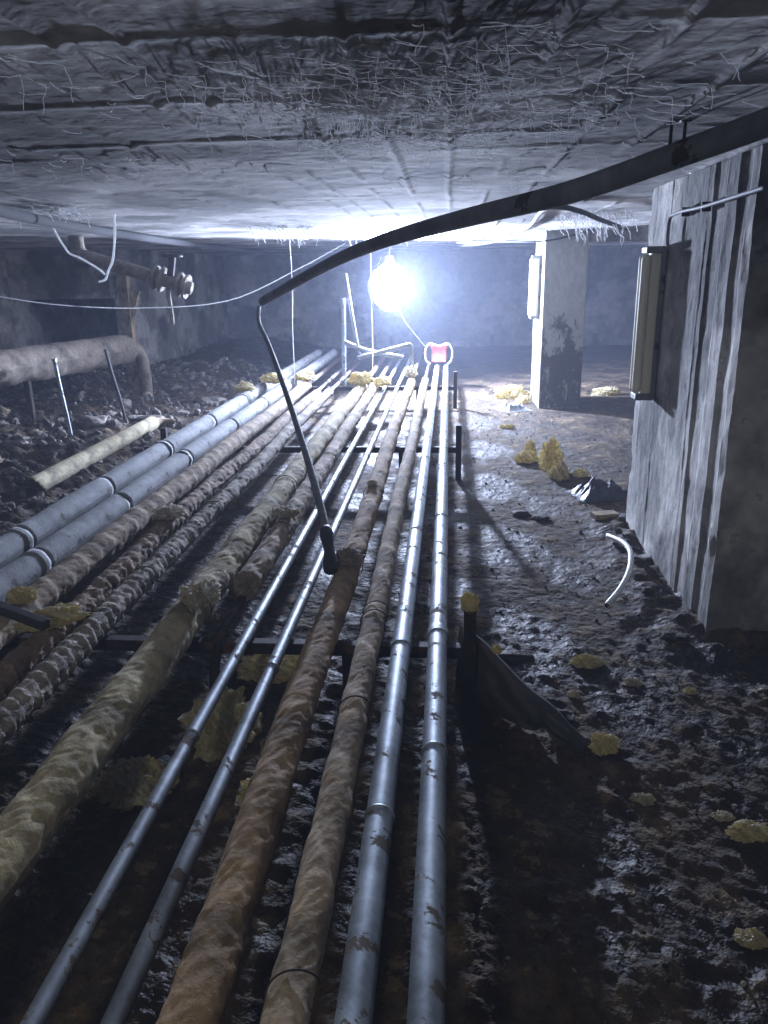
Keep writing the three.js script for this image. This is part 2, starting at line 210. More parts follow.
// ------------------------------------------------------------------ pipes
// a wrapped or sleeved pipe along -z: radius changes round and along it
function wrapGeo(o) {
  const { x, y, z0, z1, r, seed = 1, pitch = 0.16, ridge = 0.004, wrinkle = 0.004, lump = 0.004, twist = 0, ds = 0.009, N = 44, drift = () => [0, 0] } = o;
  const zs = steps(z0, z1, ds, 0.5), P = [], U = [], I = [];
  zs.forEach((z) => {
    const [dx, dy] = drift(z);
    for (let j = 0; j <= N; j++) {
      const a = (j % N) / N * Math.PI * 2, c = Math.cos(a), s = Math.sin(a), ph = z / pitch + a / (2 * Math.PI) + 0.25 * n3(c * 0.8 + seed, s * 0.8, z * 1.5), f = ph - Math.floor(ph);
      const saw = f < 0.12 ? f / 0.12 : 1 - (f - 0.12) / 0.88;
      const k1 = r * 30, k2 = r * 62, zt = z + c * r * 1.1 + s * r * 0.5, wr = (0.5 - 2.2 * Math.abs(n3(c * k1 + seed * 3.1, s * k1, zt * 24))) * 0.55 + (0.4 - 1.8 * Math.abs(n3(c * k2 + seed, s * k2 + 5, (z - c * r * 0.8) * 55))) * 0.12 + n3(c * 6, s * 6 + seed, z * 40) * 0.18;
      const rr = r + ridge * saw + wrinkle * wr + lump * fbm(c * 0.9 + seed, s * 0.9, z * 3.5, 3) * 2 + (twist ? twist * (Math.sin(a * 2 + z * 26 + 2 * n3(seed, 0, z * 2)) * 0.6 + Math.sin(a - z * 41) * 0.5) : 0);
      P.push(x + dx + c * rr, y + dy + s * rr, z); U.push(j / N * 2 * Math.PI * r, z);
    }
  });
  const m = zs.length; for (let i = 0; i < m - 1; i++) for (let j = 0; j < N; j++) { const a = i * (N + 1) + j, b = a + N + 1; I.push(a, b, a + 1, b, b + 1, a + 1); }
  for (const e of [0, m - 1]) { const k = P.length / 3, [dx, dy] = drift(zs[e]); P.push(x + dx, y + dy, zs[e]); U.push(0, zs[e]); for (let j = 0; j < N; j++) { const a = e * (N + 1) + j; e ? I.push(a, k, a + 1) : I.push(a + 1, k, a); } }
  const g = new THREE.BufferGeometry(); g.setAttribute('position', new THREE.Float32BufferAttribute(P, 3)); g.setAttribute('uv', new THREE.Float32BufferAttribute(U, 2)); g.setIndex(I); g.computeVertexNormals(); return g;
}
const cyl = (x, y, z0, z1, r, n = 28) => hose([[x, y, z0], [x, y, (z0 * 2 + z1) / 3], [x, y, (z0 + z1 * 2) / 3], [x, y, z1]], r, 40, n);
function barePipe(label, x, y, r, z1, joints) {
  const g = thing('steel_pipe', label, 'pipe', [0, 0, 0], 'bare galvanised pipes on the rack');
  mesh('pipe', cyl(x, y, 0.9, z1, r), matZinc, g);
  for (const [z, k] of joints) mesh(k > 0.03 ? 'coupling' : 'weld_ring', hose([[x, y, z - k / 2], [x, y, z - k / 6], [x, y, z + k / 6], [x, y, z + k / 2]], t => r + (k > 0.03 ? 0.0035 : 0.003 * Math.sin(Math.PI * clamp(t, 0.02, 0.98)) + 0.001), 8, 28), matZinc, g);
  return g;
}
barePipe('rightmost bare galvanised pipe on the rack, beside the earth path', -0.030, 0.284, 0.034, -11.0, [[-1.83, 0.012], [-2.56, 0.045], [-3.93, 0.012], [-5.1, 0.05], [-7.6, 0.05]]);
barePipe('second bare galvanised pipe from the right, thick and dirt-flecked', -0.158, 0.285, 0.034, -11.0, [[-1.56, 0.012], [-2.44, 0.012], [-5.3, 0.05], [-7.9, 0.05]]);
barePipe('thin bare galvanised pipe right of its twin, beside the ochre lagging', -0.590, 0.272, 0.0215, -12.9, [[-2.3, 0.01], [-5.46, 0.045], [-8.8, 0.045]]);
barePipe('thin bare galvanised pipe left of its twin, beside the dark gap', -0.737, 0.270, 0.020, -12.9, [[-1.9, 0.01], [-5.56, 0.045], [-8.6, 0.045]]);

function lagged(label, mat, o, ties = [], core = true) {
  const g = thing('lagged_pipe', label, 'pipe', [0, 0, 0], 'lagged pipes on the rack');
  mesh('lagging', wrapGeo(o), mat, g);
  if (core) mesh('pipe', cyl(o.x, o.y, o.z0 + 0.05, -12.9, o.r * 0.5, 16), matSteel, g);
  for (const z of ties) { const dr = (o.drift ?? (() => [0, 0]))(z); mesh('binding_wire', hose(range(0, 1, 14).map(t => { const a = t * Math.PI * 2.15; return [o.x + dr[0] + Math.cos(a) * (o.r + 0.008), o.y + dr[1] + Math.sin(a) * (o.r + 0.008), z + (t - 0.5) * 0.07]; }), 0.0022, 48, 5), matSteel, g); }
  return g;
}
const sagging = (amp, seed) => z => [n3(seed, 0.3, z * 0.55) * amp, n3(seed + 9, 0.7, z * 0.7) * amp * 0.6];
lagged('tan lagged pipe left of the thick bare pipes', matTan, { x: -0.278, y: 0.297, z0: 0.8, z1: -9.4, r: 0.040, seed: 3, pitch: 0.33, ridge: 0.0045, wrinkle: 0.0032, lump: 0.003, drift: sagging(0.012, 3) }, [-1.05, -2.0, -2.62, -2.7]);
lagged('ochre lagged pipe under the leaning hose', matOchre, { x: -0.438, y: 0.308, z0: 0.8, z1: -9.3, r: 0.051, seed: 9, pitch: 0.5, ridge: 0.003, wrinkle: 0.0045, lump: 0.006, drift: sagging(0.02, 6) }, [-3.2, -4.3]);
lagged('thick olive lagged pipe crossing the lower left corner', matOlive, { x: -0.975, y: 0.323, z0: 0.8, z1: -8.6, r: 0.064, seed: 14, pitch: 0.28, ridge: 0.004, wrinkle: 0.0055, lump: 0.006, drift: sagging(0.02, 12) }, [-2.7, -4.4]);
lagged('short grey lagging right of the thick olive pipe, on a bare core', matBrown, { x: -0.838, y: 0.305, z0: -2.95, z1: -8.8, r: 0.050, seed: 22, pitch: 0.2, ridge: 0.005, wrinkle: 0.006, lump: 0.006, drift: sagging(0.02, 17) }, [-3.6, -5.2]);
solo('pipe_stub', hose([[-0.845, 0.27, -3.0], [-0.845, 0.268, -2.7], [-0.845, 0.25, -2.55], [-0.845, 0.15, -2.45], [-0.845, 0.0, -2.44]], 0.018, 40, 14), matSteel, 'thin rusty bare pipe turning down in the gap beside the olive pipe', 'pipe');
lagged('rope-twisted grey lagged pipe left of the dark gap', matGrey, { x: -1.305, y: 0.305, z0: 0.6, z1: -8.4, r: 0.043, seed: 31, pitch: 0.055, ridge: 0.006, wrinkle: 0.006, lump: 0.006, twist: 0.002, drift: sagging(0.02, 21) }, [-3.0, -4.0]);
lagged('frayed brown lagged pipe pressed against the rope-twisted one', matDarkWrap, { x: -1.455, y: 0.300, z0: 0.6, z1: -8.4, r: 0.045, seed: 37, pitch: 0.08, ridge: 0.007, wrinkle: 0.008, lump: 0.008, twist: 0.001, drift: sagging(0.025, 25) });
lagged('brown wrinkled lagged pipe beside the smooth grey sleeves', matBrown, { x: -1.64, y: 0.318, z0: 0.6, z1: -8.9, r: 0.058, seed: 43, pitch: 0.14, ridge: 0.005, wrinkle: 0.005, lump: 0.005, drift: sagging(0.015, 29) });
function sleeved(label, x, y, r, seed, cuts) {
  const g = thing('sleeved_pipe', label, 'pipe', [0, 0, 0], 'pipes in smooth grey sleeves');
  mesh('pipe', cyl(x, y, 0.55, -12.9, r * 0.7, 18), matSteel, g);
  for (let i = 0; i < cuts.length - 1; i++) {
    const a = cuts[i], b = cuts[i + 1] + 0.008, dx = n3(i * 3.7, seed, 0) * 0.008, dy = n3(i * 3.7, seed, 5) * 0.006;
    mesh('sleeve', wrapGeo({ x: x + dx, y: y + dy, z0: a, z1: b, r: r - 0.004, seed: seed + i, pitch: 50, ridge: 0, wrinkle: 0.0016, lump: 0.004, N: 30, ds: 0.02, drift: z => { const t = (z - b) / (a - b); return [0, 0.0015 * t]; } }), matFelt, g);
    if ((i + seed) % 2) mesh('sleeve_lap', wrapGeo({ x: x + dx, y: y + dy, z0: b + 0.05, z1: b - 0.005 + n3(i, seed, 2) * 0.02, r: r - 0.001, seed: seed + i + 5, pitch: 50, ridge: 0, wrinkle: 0.003, lump: 0.005, N: 30, ds: 0.012 }), matFelt, g);
  }
}
sleeved('smooth grey sleeved pipe, second from the left of the bundle', -1.835, 0.330, 0.070, 51, [0.5, -0.7, -1.9, -3.1, -4.0, -5.1, -6.3, -7.5, -8.7, -9.9, -11.1, -12.4]);
sleeved('outermost grey sleeved pipe at the left of the bundle', -2.085, 0.330, 0.073, 63, [0.5, -0.9, -2.2, -3.4, -4.35, -5.4, -6.5, -7.7, -8.9, -10.0, -11.2, -12.4]);

// racks
function rack(label, z, postTop) {
  const g = thing('pipe_rack', label, 'rack', [0, 0, z], 'steel racks under the pipes');
  mesh('crossbeam', box(2.5, 0.045, 0.045, -1.18, 0.226, 0, 0.003), matSteel, g);
  for (const [x, t] of [[0.085, postTop], [-2.26, 0.40], [-1.15, 0.205], [-0.36, 0.205]]) { const y0 = ground(x, z) - 0.03; mesh('post', box(0.045, t - y0, 0.045, x, (t + y0) / 2, 0.005, 0.003), matSteel, g); }
}
rack('steel pipe rack nearest the viewer', -2.55, 0.395); rack('steel pipe rack in the middle of the run', -5.9, 0.42); rack('steel pipe rack at the far end by the red box', -9.25, 0.42); rack('steel pipe rack behind the viewer', 0.2, 0.36);

// far pipework
{
  const g = thing('riser_frame', 'thin white pipes bent into a frame below the lamp', 'pipe');
  mesh('pipe', hose([[-1.292, 1.261, -9.703], [-1.297, 0.944, -9.703], [-1.306, 0.477, -9.703], [-1.311, 0.197, -9.703]], 0.028, 20, 10), matZinc, g);
  mesh('pipe', hose([[-1.260, 1.550, -9.750], [-1.213, 1.223, -9.722], [-1.138, 0.757, -9.703], [-1.101, 0.570, -9.703]], 0.02, 24, 8), matWhite, g);
  mesh('pipe', hose([[-1.288, 0.738, -9.703], [-1.120, 0.664, -9.703], [-0.933, 0.608, -9.703], [-0.560, 0.542, -9.703]], 0.03, 24, 10), matWhite, g);
  mesh('pipe', hose([[-1.120, 0.552, -9.610], [-0.840, 0.617, -9.610], [-0.513, 0.696, -9.610], [-0.462, 0.701, -9.610], [-0.454, 0.645, -9.610], [-0.453, 0.421, -9.610]], 0.028, 60, 10), matWhite, g);
}
{
  const g = thing('valve_box', 'small red box in a bent wire guard at the pipe ends', 'valve box', [-0.13, 0.28, -10.9]);
  mesh('box_body', box(0.2, 0.2, 0.16, 0, 0.18, 0, 0.012), matRed, g);
  mesh('box_lid', box(0.22, 0.03, 0.18, 0, 0.285, 0, 0.006), matRed, g);
  for (const s of [-1, 1]) mesh('wire_guard', hose([[s * 0.12, 0.05, 0.1], [s * 0.17, 0.1, 0.1], [s * 0.18, 0.26, 0.1], [s * 0.12, 0.33, 0.1], [s * 0.02, 0.3, 0.1]], 0.014, 30, 8), matWhite, g);
}
// overhead conduit and others on the ceiling
solo('overhead_pipe', hose([[0.72, 1.862, -1.5], [0.703, 1.856, -1.95], [0.59, 1.823, -2.05], [0.354, 1.762, -2.35], [0.083, 1.73, -2.8], [-0.205, 1.697, -3.4], [-0.491, 1.644, -4.0], [-0.817, 1.552, -4.7], [-1.3, 1.375, -5.5]], 0.031, 160, 24), matDuct, 'thick dark overhead pipe sagging across from the upper right', 'pipe');
solo('dark_band_tube', hose([[-1.8, 1.9, -2.5], [-2.45, 1.905, -4.4], [-2.78, 1.905, -6.6], [-3.0, 1.905, -9.9], [-3.05, 1.9, -13.8]], 0.032, 80, 16), M({ color: rgb(0.035, 0.036, 0.04), roughness: 0.95 }), 'thick black tube added to imitate the dark band along the ceiling at the left', 'cable');  // near-black tube added to stand in for a dark band on the ceiling
{
  const g = thing('leaning_hose', 'dark hose leaning down onto the lagged pipes', 'hose');
  mesh('hose_body', hose([[-1.36, 1.33, -5.62], [-1.34, 1.25, -5.5], [-1.2, 1.12, -5.15], [-0.9, 0.82, -4.35], [-0.62, 0.55, -3.5], [-0.5, 0.42, -3.08]], t => 0.014 + 0.006 * t, 90, 12), matDuct, g);
  mesh('hose_sleeve', hose([[-0.535, 0.47, -3.2], [-0.515, 0.44, -3.12], [-0.5, 0.41, -3.06], [-0.485, 0.36, -2.98]], t => 0.027 + 0.004 * Math.sin(t * 9), 20, 14), matBlack, g);
}
solo('power_cable', hose([[-0.3, 1.93, -12.7], [0.3, 1.9, -11.2], [0.6, 1.9, -9.6], [0.70, 1.92, -7.4], [0.684, 1.945, -5.4], [0.85, 1.93, -5.6], [1.12, 1.90, -6.2], [1.6, 1.90, -7.6], [1.9, 1.93, -8.7]], 0.017, 140, 8), matBlack, 'black cable looped under the ceiling by the far pillar', 'cable');
solo('power_cable', hose([[1.5, 1.95, -9.0], [1.3, 1.90, -9.05], [1.05, 1.86, -9.1], [0.6, 1.88, -9.6], [0.1, 1.9, -10.2]], 0.011, 60, 6), matBlack, 'thin cable drooping across the top of the far pillar', 'cable');
solo('slack_wire', hose([[-4.6, 1.5, -7.0], [-4.08, 1.40, -7.0], [-3.535, 1.322, -7.0], [-2.787, 1.285, -7.0], [-1.951, 1.343, -7.0], [-1.304, 1.605, -7.0], [-0.9, 1.8, -7.0]], 0.0045, 90, 6), matWeb, 'thin pale slack wire strung across the left side', 'wire');
for (const x of [0.662, 0.702]) { const g = thing('ceiling_hook', x < 0.68 ? 'left of two black rod stubs in the ceiling above the overhead pipe' : 'right of two black rod stubs in the ceiling above the overhead pipe', 'hook', [x, CEIL - 0.02, -2.61]); mesh('rod', new THREE.CylinderGeometry(0.0055, 0.0055, 0.07, 8).translate(0, -0.01, 0), matBlack, g); mesh('foot_plate', box(0.03, 0.008, 0.03, 0, 0.02, 0, 0.002), matBlack, g); }

// ------------------------------------------------------------------ left side
{
  const g = thing('prop_post', 'pale wooden prop standing under the lintel at left', 'post', [-4.12, 0.1, -9.9]);
  mesh('post_shaft', box(0.13, 1.5, 0.12, 0, 0.72, 0, 0.008), matWood, g); mesh('wedge', box(0.1, 0.5, 0.1, 0.12, 0.2, 0.03, 0.008).rotateZ(-0.05), matWood, g); mesh('brace', box(0.07, 0.4, 0.06, 0, 0, 0, 0.005).rotateZ(-0.35).translate(0.10, 1.1, 0), matWood, g);
}
{
  const g = thing('insulated_main', 'fat dark insulated main crossing the left background', 'pipe'), sooty = cloth(0.62, 0.55, 0.5);
  mesh('lagging', wrapGeo({ x: 0, y: 0, z0: 2.0, z1: -1.7, r: 0.17, seed: 77, pitch: 0.5, ridge: 0.01, wrinkle: 0.006, lump: 0.02, N: 36, ds: 0.03 }).rotateY(-0.22).translate(-4.3, 0.72, -7.6), sooty, g);
  mesh('pipe', hose([[-3.95, 0.72, -9.15], [-3.9, 0.72, -9.35], [-3.86, 0.66, -9.5], [-3.84, 0.4, -9.56], [-3.84, 0.1, -9.56]], 0.08, 30, 14), sooty, g);
  mesh('saddle', box(0.06, 0.62, 0.06, -4.3, 0.3, -7.6, 0.01), matSteel, g);
}
{
  const g = thing('flanged_pipe', 'grey flanged pipe with a valve below the ceiling at left', 'pipe');
  const a = V(-3.641, 1.767, -7.803), b = V(-2.558, 1.437, -7.803), at = t => a.clone().lerp(b, t), cv = (t0, t1, r) => hose([0, 0.33, 0.67, 1].map(t => at(lerp(t0, t1, t)).toArray()), r, 10, 18);
  mesh('pipe', cv(0, 1, 0.065), matGrey, g); for (const t of [0.66, 0.72, 0.88, 0.94]) mesh('flange', cv(t, t + 0.025, 0.12), matGrey, g);
  mesh('elbow', hose([[-3.641, 1.767, -7.803], [-3.676, 1.801, -7.803], [-3.685, 1.86, -7.803], [-3.685, 1.955, -7.803]], 0.075, 16, 14), matGrey, g);
  const v = mesh('valve', hose([at(0.8).toArray(), at(0.8).add(V(0.02, 0.09, 0)).toArray(), at(0.8).add(V(0.04, 0.18, 0)).toArray(), at(0.8).add(V(0.05, 0.24, 0)).toArray()], 0.035, 10, 10), matSteel, g);
  mesh('hand_wheel', new THREE.TorusGeometry(0.09, 0.014, 8, 24).rotateX(Math.PI / 2).translate(...at(0.8).add(V(0.05, 0.24, 0)).toArray()), matSteel, v);
  mesh('drain_pipe', hose([at(0.78).toArray(), at(0.78).add(V(0, -0.15, 0)).toArray(), at(0.78).add(V(0.01, -0.3, 0)).toArray(), at(0.78).add(V(0.01, -0.42, 0)).toArray()], 0.022, 10, 8), matGrey, g);
}
solo('iron_rod', hose([[-3.56, 0.86, -6.8], [-3.54, 0.6, -6.8], [-3.51, 0.3, -6.8], [-3.49, -0.02, -6.8]], t => 0.017 + 0.009 * (t < 0.04 ? 1 : 0), 24, 8), matZinc, 'thin pale rod leaning upright in the rubble at left', 'rod');
solo('iron_rod', hose([[-3.52, 0.85, -7.8], [-3.48, 0.6, -7.8], [-3.42, 0.3, -7.8], [-3.38, -0.02, -7.8]], 0.016, 24, 8), matBlack, 'thin black rod upright in the rubble near the prop', 'rod');
{
  const g = thing('cement_pipe', 'cream pipe lying on the rubble with a broken near end', 'pipe');
  const A = V(-3.0, 0.11, -5.15), B = V(-3.0, 0.13, -7.55), N = 36, S = 60, P = [], U = [], I = [], r = 0.07;
  for (const rr of [r, r * 0.86]) for (let i = 0; i <= S; i++) for (let j = 0; j <= N; j++) { const a = j / N * 2 * Math.PI, t0 = i / S, tear = 0.045 * (1 - Math.cos(a - 0.9)) * 0.5 + 0.012 * n3(Math.cos(a) * 3, Math.sin(a) * 3, 4.2), p = A.clone().lerp(B, t0 + (1 - t0) * tear * (i === 0 ? 1 : 0.999)); P.push(p.x + Math.cos(a) * rr, p.y + Math.sin(a) * rr, p.z); U.push(a * r, t0 * 2.6); }
  const W = N + 1, H = (S + 1) * W; for (let k = 0; k < 2; k++) for (let i = 0; i < S; i++) for (let j = 0; j < N; j++) { const a = k * H + i * W + j, b = a + W; I.push(a, b, a + 1, b, b + 1, a + 1); }
  for (const i of [0, S]) for (let j = 0; j < N; j++) { const a = i * W + j, b = a + H; I.push(a, a + 1, b, b, a + 1, b + 1); }
  const q = new THREE.BufferGeometry(); q.setAttribute('position', new THREE.Float32BufferAttribute(P, 3)); q.setAttribute('uv', new THREE.Float32BufferAttribute(U, 2)); q.setIndex(I); q.computeVertexNormals();
  mesh('pipe_barrel', q, M({ map: clothColor, color: rgb(1.15, 1.08, 0.78), roughness: 0.85 }), g);
  mesh('pipe_spigot', hose([[-3.0, 0.13, -7.54], [-2.98, 0.125, -7.62], [-2.93, 0.12, -7.68], [-2.83, 0.11, -7.72]], t => 0.055 - 0.03 * t, 16, 16), matWood, g);
}
solo('angle_bar', box(0.5, 0.035, 0.035, 0, 0, 0, 0.003).rotateZ(-0.12).rotateY(-0.35).translate(-1.62, 0.43, -2.42), matBlack, 'black steel bar poking out over the left pipes', 'bar');
// frayed strings from the ceiling
const strings = [
  ['frayed pale string looping from the ceiling at far left', [[-2.78, 1.97, -5.5], [-2.72, 1.82, -5.5], [-2.68, 1.75, -5.5], [-2.66, 1.72, -5.5], [-2.585, 1.687, -5.5], [-2.45, 1.604, -5.5], [-2.42, 1.575, -5.5]], 0.009],
  ['frayed pale string with a knotted end hanging at left', [[-2.30, 1.97, -5.5], [-2.31, 1.866, -5.5], [-2.33, 1.75, -5.5], [-2.355, 1.656, -5.5], [-2.39, 1.6, -5.5], [-2.42, 1.54, -5.5], [-2.47, 1.524, -5.5]], 0.010],
  ['long thin string hanging left of the overhead pipe', [[-1.66, 1.97, -8.4], [-1.655, 1.4, -8.4], [-1.675, 1.0, -8.4], [-1.68, 0.5, -8.4], [-1.685, 0.39, -8.4]], 0.0035],
  ['bright thin string hanging just left of the lamp', [[-0.84, 1.97, -8.7], [-0.845, 1.3, -8.7], [-0.84, 0.8, -8.7], [-0.85, 0.45, -8.7]], 0.004],
];
for (const [label, pts, r] of strings) solo('hanging_string', hose(pts, t => r * (0.75 + 0.5 * Math.abs(n3(t * 23, r * 900, 2))), 60, 6), matWeb, label, 'string', 'strings hanging under the ceiling');

// ------------------------------------------------------------------ torn insulation
function wool(seed, sx, sy, sz, detail = 12) {
  const g = new THREE.IcosahedronGeometry(1, detail), p = g.attributes.position, u = g.attributes.uv, v = V(0, 0, 0);
  for (let i = 0; i < p.count; i++) {
    v.fromBufferAttribute(p, i); const k = 1 + 0.75 * fbm(v.x * 1.2 + seed, v.y * 1.2, v.z * 1.2, 3) + 0.45 * Math.abs(n3(v.x * 3.9 + seed, v.y * 3.9, v.z * 3.9)) + 0.22 * n3(v.x * 8 + seed, v.y * 8, v.z * 8);
    v.multiplyScalar(k); if (v.y < -0.5) v.y = -0.5 + (v.y + 0.5) * 0.2; u.setXY(i, (v.x + v.y * 0.6) * sx, (v.z + v.y * 0.4) * sz); p.setXYZ(i, v.x * sx, (v.y + 0.5) * sy, v.z * sz);
  }
  g.computeVertexNormals(); return g;
}
let woolSeed = 3;
function clump(label, x, z, sx, sy, sz, y = null, mat = matWool, turn = 0) {
  const m = solo('insulation_clump', wool(woolSeed += 5.37, sx, sy, sz), mat, label, 'insulation', 'torn pieces of insulation wool');
  m.position.set(x, (y ?? ground(x, z) - 0.006), z); m.rotation.y = turn; return m;
}
clump('yellow wool heap on the floor left of the far pillar base', 0.82, -10.0, 0.17, 0.1, 0.11);
clump('flat yellow wool piece beside the far pillar corner', 0.92, -9.58, 0.08, 0.06, 0.07);
clump('small upright yellow wool tuft at the back of the path cluster', 0.73, -6.75, 0.045, 0.075, 0.05);
clump('low yellow wool piece at the left of the path cluster', 0.66, -6.45, 0.08, 0.055, 0.06);
clump('largest yellow wool lump in the middle of the path', 0.84, -6.2, 0.085, 0.15, 0.08);
clump('bright yellow wool piece at the front of the path cluster', 0.87, -5.9, 0.065, 0.07, 0.055);
clump('yellow wool crumb right of the path cluster', 1.05, -6.0, 0.05, 0.04, 0.045);
clump('yellow wool tuft on the dirt level with the near rack', 0.586, -2.9, 0.055, 0.028, 0.035);
clump('yellow wool clump just right of the fallen tar paper', 0.54, -2.3, 0.040, 0.04, 0.035);
clump('pale wool scrap lying in front of the tar paper clump', 0.605, -2.04, 0.03, 0.018, 0.022, null, matPaleWool);
clump('white wool scrap at the right edge of the wet floor', 0.82, -1.98, 0.028, 0.014, 0.02, null, matPaleWool);
clump('yellow wool clump at the right edge below the white scrap', 0.87, -1.9, 0.055, 0.026, 0.03);
clump('ochre wool clump nearest the viewer at the right edge', 0.735, -1.53, 0.035, 0.018, 0.025);
clump('tiny ochre wool crumb near the near pillar foot', 0.93, -2.69, 0.02, 0.016, 0.018);
clump('small pale wool crumb between tar paper and yellow tuft', 0.49, -2.65, 0.02, 0.02, 0.018, null, matPaleWool);
clump('pale flat wool scrap right of the yellow tuft', 0.73, -2.75, 0.035, 0.014, 0.025, null, matPaleWool);
clump('wool tuft stuck on top of the near rack post', 0.085, -2.55, 0.028, 0.04, 0.028, 0.39);
clump('wool bit perched on the fallen tar paper', 0.185, -2.545, 0.016, 0.018, 0.014, 0.225);
clump('yellow wool draped over the two sleeved pipes far away', -1.95, -8.5, 0.12, 0.06, 0.13, 0.41, matWool, 0.4);
clump('long yellow wool strip on the outermost sleeved pipe far away', -2.14, -8.0, 0.09, 0.05, 0.12, 0.395);
clump('yellow wool strip over the brown lagged pipe far away', -1.68, -8.95, 0.11, 0.05, 0.12, 0.38);
clump('yellow wool heap on the olive pipe end below the lamp', -0.97, -8.5, 0.11, 0.07, 0.14, 0.395);
clump('yellow wool heap between thin pipes below the lamp', -0.74, -8.75, 0.09, 0.05, 0.13, 0.345);
clump('cream wool lump on the ochre pipe far away', -0.44, -9.35, 0.06, 0.07, 0.13, 0.362, matPaleWool);
clump('yellow wool torn open across the left lagged pipes', -1.44, -2.47, 0.1, 0.035, 0.05, 0.345, matWool, 0.5);
clump('small yellow wool piece on the brown pipe by the black bar', -1.63, -2.6, 0.05, 0.03, 0.04, 0.37);
clump('pale wool torn open on the brown frayed pipe', -1.46, -3.75, 0.06, 0.03, 0.09, 0.352, matPaleWool);
clump('pale wool bursting from the olive pipe joint', -0.93, -2.62, 0.06, 0.035, 0.09, 0.382, matPaleWool);
clump('ragged wool plug at the open end of the short grey lagging', -0.845, -2.93, 0.05, 0.06, 0.05, 0.262, matGrey);
clump('white wool flap on the grey lagging', -0.84, -3.78, 0.06, 0.02, 0.08, 0.362, matPaleWool, 0.6);
clump('tiny pale wool flap on the ochre pipe behind the hose', -0.44, -4.35, 0.025, 0.02, 0.04, 0.355, matPaleWool);
clump('frayed wool collar on the ochre pipe at the hose foot', -0.42, -3.1, 0.05, 0.05, 0.06, 0.33, matGrey);
clump('big yellow wool heap on the ground under the thin pipes', -0.78, -2.3, 0.10, 0.10, 0.12);
clump('bright yellow wool lump between thin pipe and ochre pipe', -0.54, -2.08, 0.05, 0.09, 0.06);
clump('yellow wool lump on the ground left of the ochre pipe', -0.56, -1.93, 0.05, 0.06, 0.05);
clump('dim yellow wool heap on the ground right of the olive pipe', -0.98, -2.0, 0.1, 0.05, 0.09);
clump('pale wool scraps on the ground behind the near rack', -0.68, -2.75, 0.14, 0.06, 0.07);
clump('small pale wool scrap between ochre and tan pipes', -0.345, -2.25, 0.03, 0.03, 0.05);
clump('yellow wool scrap right of the last post near the red box', 0.62, -8.0, 0.07, 0.03, 0.05);
clump('yellow wool scrap in the dark beyond the far pillar', 2.05, -10.2, 0.16, 0.06, 0.1);

// ------------------------------------------------------------------ things on the earth path
function crumple(seed, w, d, h, folds, thick = 0.004) {
  const f = (u, v) => { const x = (u - 0.5) * w * (1 + 0.15 * n3(v * 3, seed, 1)), z = (v - 0.5) * d * (1 + 0.2 * n3(u * 3, seed, 4)), e = Math.min(u, 1 - u, v, 1 - v); return [x, 0.006 + h * smooth(0, 0.3, e) * (0.45 + 1.1 * Math.abs(n3(u * folds, v * folds * 0.8, seed)) + 0.5 * Math.abs(n3(u * folds * 2.3, v * folds * 2, seed + 4))), z, u * w, v * d]; };
  const a = sheet(range(0, 1, 40), range(0, 1, 34), f, true), b = sheet(range(0, 1, 40), range(0, 1, 34), (u, v) => { const q = f(u, v); q[1] -= thick; return q; });
  return mergeGeometries([a, b]);
}
{ const m = solo('plastic_bag', crumple(5.2, 0.42, 0.3, 0.10, 4.5), M({ color: rgb(0.03, 0.034, 0.045), roughness: 0.5 }), 'crumpled black plastic bag lying against the near pillar', 'bag'); m.position.set(1.12, ground(1.1, -5.4) - 0.004, -5.5); m.rotation.y = 0.3; }
{ const m = solo('plastic_sheet', crumple(9.7, 0.36, 0.42, 0.07, 4), M({ color: rgb(0.32, 0.35, 0.38), roughness: 0.35 }), 'crumpled grey plastic sheet on the floor before the far pillar', 'sheet'); m.position.set(0.74, ground(0.74, -9.1) - 0.004, -9.1); m.rotation.y = 0.5; }
{ const m = solo('wood_block', box(0.16, 0.035, 0.09, 0, 0.02, 0, 0.004), matWood, 'short wooden board end beside the near pillar foot', 'board'); m.position.set(1.02, ground(1.0, -4.83) - 0.004, -4.86); m.rotation.y = 0.25; }
{
  const pts = [[0.955, -4.42], [0.995, -4.2], [0.985, -3.98], [0.93, -3.75], [0.85, -3.57], [0.76, -3.43]].map(([x, z], i) => [x, ground(x, z) + 0.02 + [0.02, 0.05, 0.06, 0.055, 0.04, 0.015][i], z]);
  const g = thing('plastic_conduit', 'bent white conduit offcut lying on the dirt by the near pillar', 'conduit'); mesh('conduit_tube', hose(pts, 0.0145, 50, 14), M({ color: rgb(0.72, 0.74, 0.75), roughness: 0.45 }), g);
  const e = pts[5]; mesh('bore_shade_disc', new THREE.CircleGeometry(0.011, 16).translate(0, 0, 0.0015).rotateY(-0.58).translate(e[0], e[1], e[2]), matBlack, g);  // black disc on the closed tube end paints the shade of its bore
}
